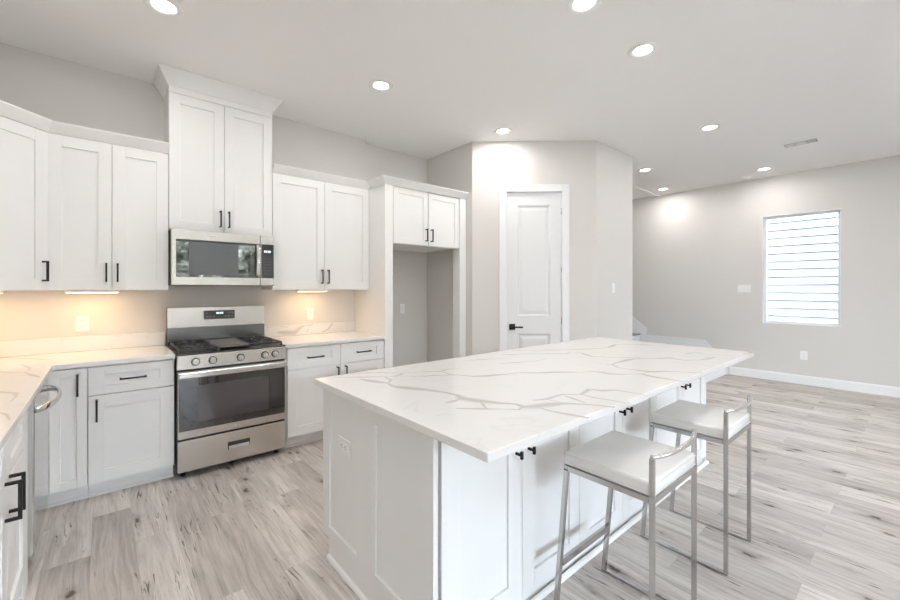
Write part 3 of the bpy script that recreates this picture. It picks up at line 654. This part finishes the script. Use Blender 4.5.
# end panel with two recessed shaker fields and toe notch at its far lower corner
mb = MB(); y0, y1 = -0.02, ID; t0, t1 = 0.0, 0.02; zt = 0.883
fields = [(1.225 - BYN, 1.525 - BYN), (1.692 - BYN, 1.990 - BYN)]; fz0, fz1 = 0.160, 0.805
mb.box(t0 + 0.010, t1, y0, y1 - 0.07, 0, 0.1); mb.box(t0 + 0.010, t1, y0, y1, 0.1, zt)
def outer(a, b, z0, z1): mb.box(t0, t0 + 0.0105, a, b, z0, z1)
outer(y0, y1 - 0.07, 0, 0.1); outer(y0, y1, 0.1, fz0); outer(y0, y1, fz1, zt)
outer(y0, fields[0][0], fz0, fz1); outer(fields[0][1], fields[1][0], fz0, fz1); outer(fields[1][1], y1, fz0, fz1)
mb.build('end_panel', M['cab'], root)
mb = MB().box(IW - 0.02, IW, -0.02, ID, 0, zt); mb.build('end_panel', M['cab'], root, bevel=0.001)
DWI = 0.4495; dx = 0.036
for i in range(6):
    a = dx + i * DWI + 0.0015; b = dx + (i + 1) * DWI - 0.0015
    d = shaker(root, a, b, 0.055, 0.872, rail=0.085); tknob(d, b - 0.040 if i % 2 == 0 else a + 0.040, 0.690)
SH = [(0, 0), (0.016, 0), (0.016, 0.010), (0.010, 0.018), (0, 0.022)]
MB().sweep([(0.0, ID - 0.075), (0.0, -0.02), (IW, -0.02), (IW, ID - 0.075)], SH).build('shoe_moulding', M['cab'], root)
for i in range(4):   # working side doors
    wdt = (IW - 0.06) / 4; a = 0.036 + i * wdt; mb = MB()
    mb.box(a + 0.002, a + wdt - 0.004, ID - 0.0195, ID - 0.001, 0.11, 0.875); mb.build('door', M['cab'], root, bevel=0.002)
slab('island_countertop', [[(IX0, IY0), (IX1, IY0), (IX1, IY1), (IX0, IY1)]], ISL, 'large white quartz slab with grey veins on top of the island')

# ------------------------------------------------------------------ bar stools
def stool(x0, label):
    # x0: left leg centre, local origin at seat centre on floor; front (towards island) +y
    W, yb, yf = 0.402, -0.185, 0.160
    root = empty('bar_stool', (x0 + W / 2, 0.805, 0), 0, label, 'bar stool', 'bar stools at the island')
    h = W / 2; t = 0.0095; zs = 0.650
    # seat cushion: rounded box built from a subdivided, bevelled block
    cu = MB().box(-h - 0.004, h + 0.004, yb - 0.005, yf + 0.012, zs, 0.705).build('seat_cushion', M['seat'], root, bevel=0.010, seg=4)
    for p in cu.data.polygons: p.use_smooth = True
    mb = MB()
    for zz in (zs + 0.010, 0.695):
        a, b, c, d_ = -h - 0.0065, h + 0.0065, yb - 0.0075, yf + 0.0145
        r = 0.014; pts = []
        for cx, cy, s0 in ((b - r, d_ - r, 0), (a + r, d_ - r, PI / 2), (a + r, c + r, PI), (b - r, c + r, 1.5 * PI)):
            for k in range(5): pts.append((cx + r * math.cos(s0 + k * PI / 8), cy + r * math.sin(s0 + k * PI / 8), zz))
        pts.append(pts[0]); mb.tube(pts, 0.0018, 8, caps=False)
    mb.build('piping', M['seat'], cu)
    fm = MB()
    for x in (-h, h): fm.box(x - t, x + t, yb + t, yf - t, zs - 0.020, zs + 0.002)
    for y in (yb, yf): fm.box(-h - t, h + t, y - t, y + t, zs - 0.020, zs + 0.002)
    fm.build('seat_frame', M['stool_steel'], root, bevel=0.0015)
    for x in (-h, h):
        MB().tube([(x, yf, zs - 0.012), (x, yf + 0.055, 0.009)], 0.0095, square=True).build('leg', M['stool_steel'], root, bevel=0.0015)
        MB().tube([(x, yb, 0.009), (x, yb, 0.785)], 0.0085, square=True).build('leg', M['stool_steel'], root, bevel=0.0015)
        MB().box(x - 0.0095, x + 0.0095, yb - 0.008, yf + 0.064, 0, 0.012).build('floor_bar', M['stool_steel'], root, bevel=0.0015)
    fy = yf + 0.055 * (zs - 0.27) / zs
    MB().box(-h + t, h - t, fy - 0.008, fy + 0.008, 0.212, 0.240).build('footrest', M['stool_steel'], root, bevel=0.0015)
    pts = []
    for i in range(17):
        s = -1 + 2 * i / 16; pts.append((h * s, yb - 0.034 * (1 - abs(s) ** 2.6), 0.792))
    MB().tube([(-h, yb, 0.784)] + pts + [(h, yb, 0.784)], 0.0090, 14).build('back_rail', M['polished'], root)
    return root
stool(1.467, 'low-backed white bar stool nearest the camera')
stool(2.289, 'low-backed white bar stool farther from camera, right of the other')

# ------------------------------------------------------------------ outlets and switches
def plate(name, loc, rz, w_, h_, label, cat, group=None, kind='outlet', roll=0):
    root = empty(name, loc, rz, label, cat, group)
    rot = (0, roll, 0)
    MB().box(-w_ / 2, w_ / 2, -0.006, 0, -h_ / 2, h_ / 2).build('cover_plate', M['plastic'], root, bevel=0.002, rot=rot)
    if kind == 'outlet':
        for s in (-1, 1):
            mb = MB(); z = s * 0.020
            mb.box(-0.017, 0.017, -0.0075, -0.0062, z - 0.014, z + 0.014, 0)
            for x in (-0.007, 0.007): mb.box(x - 0.0012, x + 0.0012, -0.0082, -0.0076, z - 0.001, z + 0.008, 1)
            mb.box(-0.002, 0.002, -0.0082, -0.0076, z - 0.010, z - 0.006, 1)
            mb.build('socket', [M['plastic'], M['slot']], root, rot=rot)
    else:
        n = kind
        for k in range(n):
            x = (k - (n - 1) / 2) * 0.046
            MB().box(x - 0.016, x + 0.016, -0.0095, -0.0062, -0.033, 0.033).build('rocker', M['plastic'], root, bevel=0.0015)
    return root
plate('wall_outlet', (-0.131, YW - 0.0005, 1.120), 0, 0.072, 0.118, 'white wall outlet above backsplash left of the range', 'outlet')
plate('wall_outlet', (1.623, YW - 0.0005, 1.118), 0, 0.072, 0.118, 'white wall outlet above backsplash right of the range', 'outlet')
plate('wall_outlet', (2.836, YREC - 0.0005, 1.135), 0, 0.072, 0.118, 'white wall outlet inside the empty refrigerator alcove', 'outlet')
plate('wall_outlet', (BX0 + 0.0095, 1.827, 0.620), -PI / 2, 0.075, 0.122, 'white outlet set sideways in the island end panel', 'outlet', roll=PI / 2)
plate('wall_outlet', (XR - 0.0005, 1.118, 0.420), -PI / 2, 0.080, 0.125, 'white wall outlet low on the right wall below the window', 'outlet')
plate('light_switch', (4.677, DY - 0.0005, 1.394), 0, 0.072, 0.118, 'single white rocker switch right of the pantry door', 'light switch', kind=1)
plate('light_switch', (XR - 0.0005, 1.835, 1.385), -PI / 2, 0.170, 0.118, 'three-gang white rocker switch left of the side window', 'light switch', kind=3)

# ------------------------------------------------------------------ ceiling fixtures
def downlight(x, y, label, r=0.100):
    root = empty('recessed_light', (x, y, ZC), 0, label, 'ceiling light', 'recessed ceiling lights')
    MB().ring((0, 0, 0), (0, 0, -1), [(r, 0.0), (r, 0.004), (r * 0.93, 0.008), (r * 0.70, 0.007), (r * 0.58, 0.001), (r * 0.58, 0.0)]).build('trim_ring', M['plastic'], root)
    MB().disc((0, 0, -0.003), (0, 0, 1), r * 0.58, r * 0.58, 0.0028, 36).build('lens', M['lens'], root)
    l = bpy.data.lights.new('downlight_bulb', 'AREA'); l.shape = 'DISK'; l.size = r * 1.2; l.energy = DOWNLIGHT_W; l.color = (1.0, 0.965, 0.93); l.spread = math.radians(180)
    o = bpy.data.objects.new('downlight_bulb', l); C.objects.link(o); o.parent = root; o.location = (0, 0, -0.012)
    return root
for x, y, lab in (
    (0.271, 2.966, 'recessed ceiling light near top left, in front of the tall cabinet'),
    (1.759, 2.947, 'recessed ceiling light right of the tall cabinet crown'),
    (3.268, 2.944, 'recessed ceiling light just above the diagonal pantry wall'),
    (2.169, 1.311, 'recessed ceiling light cut by the top edge of the photo centre'),
    (2.917, 1.296, 'large-looking recessed ceiling light over the island, right of centre'),
    (4.858, 1.460, 'recessed ceiling light between island and right wall, mid ceiling'),
    (5.892, 2.589, 'recessed ceiling light beside the pantry wall corner'),
    (7.251, 2.883, 'small distant recessed ceiling light nearest the stairs'),
    (7.130, 1.467, 'recessed ceiling light in front of the side window')):
    downlight(x, y, lab)
for x, y in ((0.27, 1.3), (0.9, -1.6), (3.3, -1.6), (5.9, -0.6), (5.9, -2.4), (0.9, -3.9), (3.3, -3.9), (5.9, -4.3)):  # unseen lights added to brighten the room
    downlight(x, y, 'added recessed ceiling light out of view, brightening the room')
o = MB().ring((7.421, 1.761, ZC), (0, 0, -1), [(0.0001, 0.0), (0.065, 0.0), (0.065, 0.012), (0.055, 0.030), (0.02, 0.036), (0.0001, 0.036)]).build('smoke_detector', M['plastic']); tag(o, 'small white smoke detector on ceiling near the right wall', 'smoke detector')
root = empty('ceiling_vent', (6.17, 0.925, ZC), 0, 'white rectangular air vent in the ceiling, upper right', 'air vent')
MB().box(-0.085, 0.085, -0.165, 0.165, -0.006, -0.0005).build('vent_frame', M['plastic'], root, bevel=0.002)
MB().box(-0.066, 0.066, -0.145, 0.145, -0.0072, -0.0062).build('vent_shade_sheet', M['grille'], root)  # flat grey sheet in place of the shade inside the vent
for (a, b, n) in ((-0.138, -0.055, 0), (-0.05, 0.05, 1), (0.055, 0.138, 2)):
    mb = MB()
    for k in range(6):
        x = -0.05 + k * 0.02
        if n == 0: mb.box(x - 0.0015, x + 0.0015, a, b, -0.009, -0.0074)
        else: mb.box(x - 0.0045, x + 0.0045, a, b, -0.009, -0.0074)
    mb.build('vent_louvres', M['plastic'], root)
# ceiling trim edge at the stairwell
struct(MB().box(6.70, XR - 0.002, 3.10, 3.135, ZC - 0.022, ZC - 0.0005).build('trim_1', M['trim']))

# under-cabinet lights
def ucl(x0, x1, y0, label):
    root = empty('under_cabinet_light', ((x0 + x1) / 2, y0, UZ0), 0, label, 'under-cabinet light', 'under-cabinet lights')
    h = (x1 - x0) / 2
    MB().box(-h, h, -0.03, 0.03, -0.018, -0.0005).build('light_housing', M['plastic'], root, bevel=0.003)
    MB().box(-h + 0.01, h - 0.01, -0.022, 0.022, -0.0205, -0.0182).build('lens', M['ucl_lens'], root)
    l = bpy.data.lights.new('under_cabinet_lamp', 'AREA'); l.shape = 'RECTANGLE'; l.size = 2 * h - 0.03; l.size_y = 0.03; l.energy = UNDERCAB_W; l.color = (1.0, 0.60, 0.27)
    o = bpy.data.objects.new('under_cabinet_lamp', l); C.objects.link(o); o.parent = root; o.location = (0, 0, -0.023)
ucl(-0.215, 0.085, 3.95, 'white under-cabinet light left of the microwave, glowing warm')
ucl(1.42, 1.72, 3.95, 'white under-cabinet light right of the microwave, glowing warm')
ucl(-0.72, -0.50, 3.90, 'white under-cabinet light below the corner wall cabinet')

# ------------------------------------------------------------------ staircase at the right wall
root = empty('staircase', (6.72, 2.05, 0), 0, 'low white stair landing with grey treads against the right wall', 'staircase')
SX = XR - 6.72 - 0.018
MB().box(0.0, SX, 0.02, 1.42, 0.0, 0.155).box(0.0, SX, 0.32, 1.42, 0.155, 0.335).build('riser', M['trim'], root)
MB().box(-0.01, SX, 0.0, 0.319, 0.156, 0.176).build('tread', M['tread'], root, bevel=0.004)
MB().box(-0.01, SX, 0.30, 1.42, 0.336, 0.358).build('landing', M['tread'], root, bevel=0.004)
z = 0.36
for k in range(5):
    y0 = 1.42 + k * 0.26
    MB().box(0.0, SX, y0, y0 + 0.259, 0, z + 0.155).build('riser', M['trim'], root)
    MB().box(-0.01, SX, y0 - 0.02, y0 + 0.259, z + 0.156, z + 0.178).build('tread', M['tread'], root, bevel=0.004)
    z += 0.18
# skirt board on the wall following steps, landing and flight
def skirt_poly(pts):
    n = len(pts); x0, x1 = SX + 0.001, SX + 0.015
    return MB().add([(x0, y, z) for y, z in pts] + [(x1, y, z) for y, z in pts], [tuple(range(n)), tuple(range(n, 2 * n))[::-1]] + [(i, (i + 1) % n, n + (i + 1) % n, n + i) for i in range(n)])
yy = lambda Y: Y - 2.05
skirt_poly([(yy(2.05), 0.0), (yy(3.345), 0.0), (yy(3.345), 0.522), (yy(2.385), 0.528), (yy(2.05), 0.135)]).build('skirt_board', M['trim'], root)
skirt_poly([(yy(3.347), 0.0), (yy(4.75), 0.0), (yy(4.75), 1.64), (yy(3.605), 0.85), (yy(3.347), 0.655)]).build('skirt_board', M['trim'], root)

# ------------------------------------------------------------------ outside: house by the side window; garden added for daylight and reflections
struct(MB().box(-30, 40, -40, 30, -0.5, -0.2).build('ground', M['patio']))
root = empty('neighbour_house', (9.9, 1.0, -0.2), 0, 'white clapboard wall of the house outside the side window', 'house')
mb = MB(); zz = 0.0
while zz < 6.4:     # each board leans out to its lower edge, with a shadow gap beneath
    prof = [(0.050, zz + 0.018), (0.0, zz + 0.018), (0.030, zz + 0.150), (0.060, zz + 0.150)]
    mb.add([(a, -4, b) for a, b in prof] + [(a, 6, b) for a, b in prof], [(0, 1, 2, 3), (4, 7, 6, 5), (0, 4, 5, 1), (1, 5, 6, 2), (2, 6, 7, 3)])
    zz += 0.150
mb.build('clapboard_siding', M['siding'], root)
MB().box(0.055, 4, -4, 6, 0, 6.4).build('house_wall', M['house_wall'], root)
struct(MB().box(XL - 0.2, XR + 0.2, YB - 0.2, YF + 0.2, ZC + 0.151, 6.4).build('added_upper_storey', M['siding']))  # unseen upper storey, added to shade the neighbour's wall
fe = MB()
for i in range(130): fe.box(-8 + i * 0.15, -8 + i * 0.15 + 0.142, -11.02, -11.0, -0.2, 1.65)
fe.box(-8, 11.5, -10.99, -10.95, 0.2, 0.3); fe.box(-8, 11.5, -10.99, -10.95, 1.2, 1.3)
tag(fe.build('added_fence', M['fence']), 'added brown board fence behind the camera, for reflections', 'fence')  # unseen fence, added for the appliance reflections
def tree_mesh(seed):
    r = random.Random(seed); mb = MB()
    for i in range(2800):
        a, b = r.uniform(0, 2 * PI), r.uniform(-1, 1); q = r.uniform(0.45, 1.0); k = math.sqrt(1 - b * b)
        lump = 1 + 0.25 * math.sin(3 * a + seed) * math.cos(4 * b)
        p = Vector((math.cos(a) * k * 2.1 * q * lump, math.sin(a) * k * 2.1 * q * lump, 4.0 + b * 2.9 * q))
        n = Vector((r.gauss(0, 1), r.gauss(0, 1), r.gauss(0, 1))).normalized(); u = n.orthogonal().normalized() * r.uniform(0.12, 0.27); w_ = n.cross(u)
        mb.add([p - u, p + w_ * 0.6, p + u, p - w_ * 0.6], [(0, 1, 2, 3)])
    return mb
protos = []
for k in range(2):
    fo = tree_mesh(k + 1)
    protos.append(fo)
for i, (x, y, s) in enumerate(((-5.0, -15.2, 0.68), (-1.3, -15.0, 0.66), (2.5, -15.2, 0.68), (6.3, -15.0, 0.67), (10.0, -15.2, 0.66), (-3.4, -20.0, 0.85), (1.2, -20.3, 0.84), (5.9, -20.0, 0.86), (10.6, -20.2, 0.84))):
    root = empty('added_tree', (x, y, -0.2), i * 1.1, 'added leafy tree behind the camera, for reflections', 'tree', 'added trees behind the camera')  # unseen trees, added to fill reflections in the appliances
    root.scale = (s, s, s)
    if i < 2:
        f = protos[i].build('foliage', M['leaf'], root, fix=False)
        t = MB().tube([(0, 0, 0), (0.05, 0, 1.2), (0, 0.05, 3.6)], 0.16, 10).build('trunk', M['bark'], root)
        protos[i] = (f, t)
    else:
        for src in protos[i % 2]:
            c = src.copy(); C.objects.link(c); c.parent = root
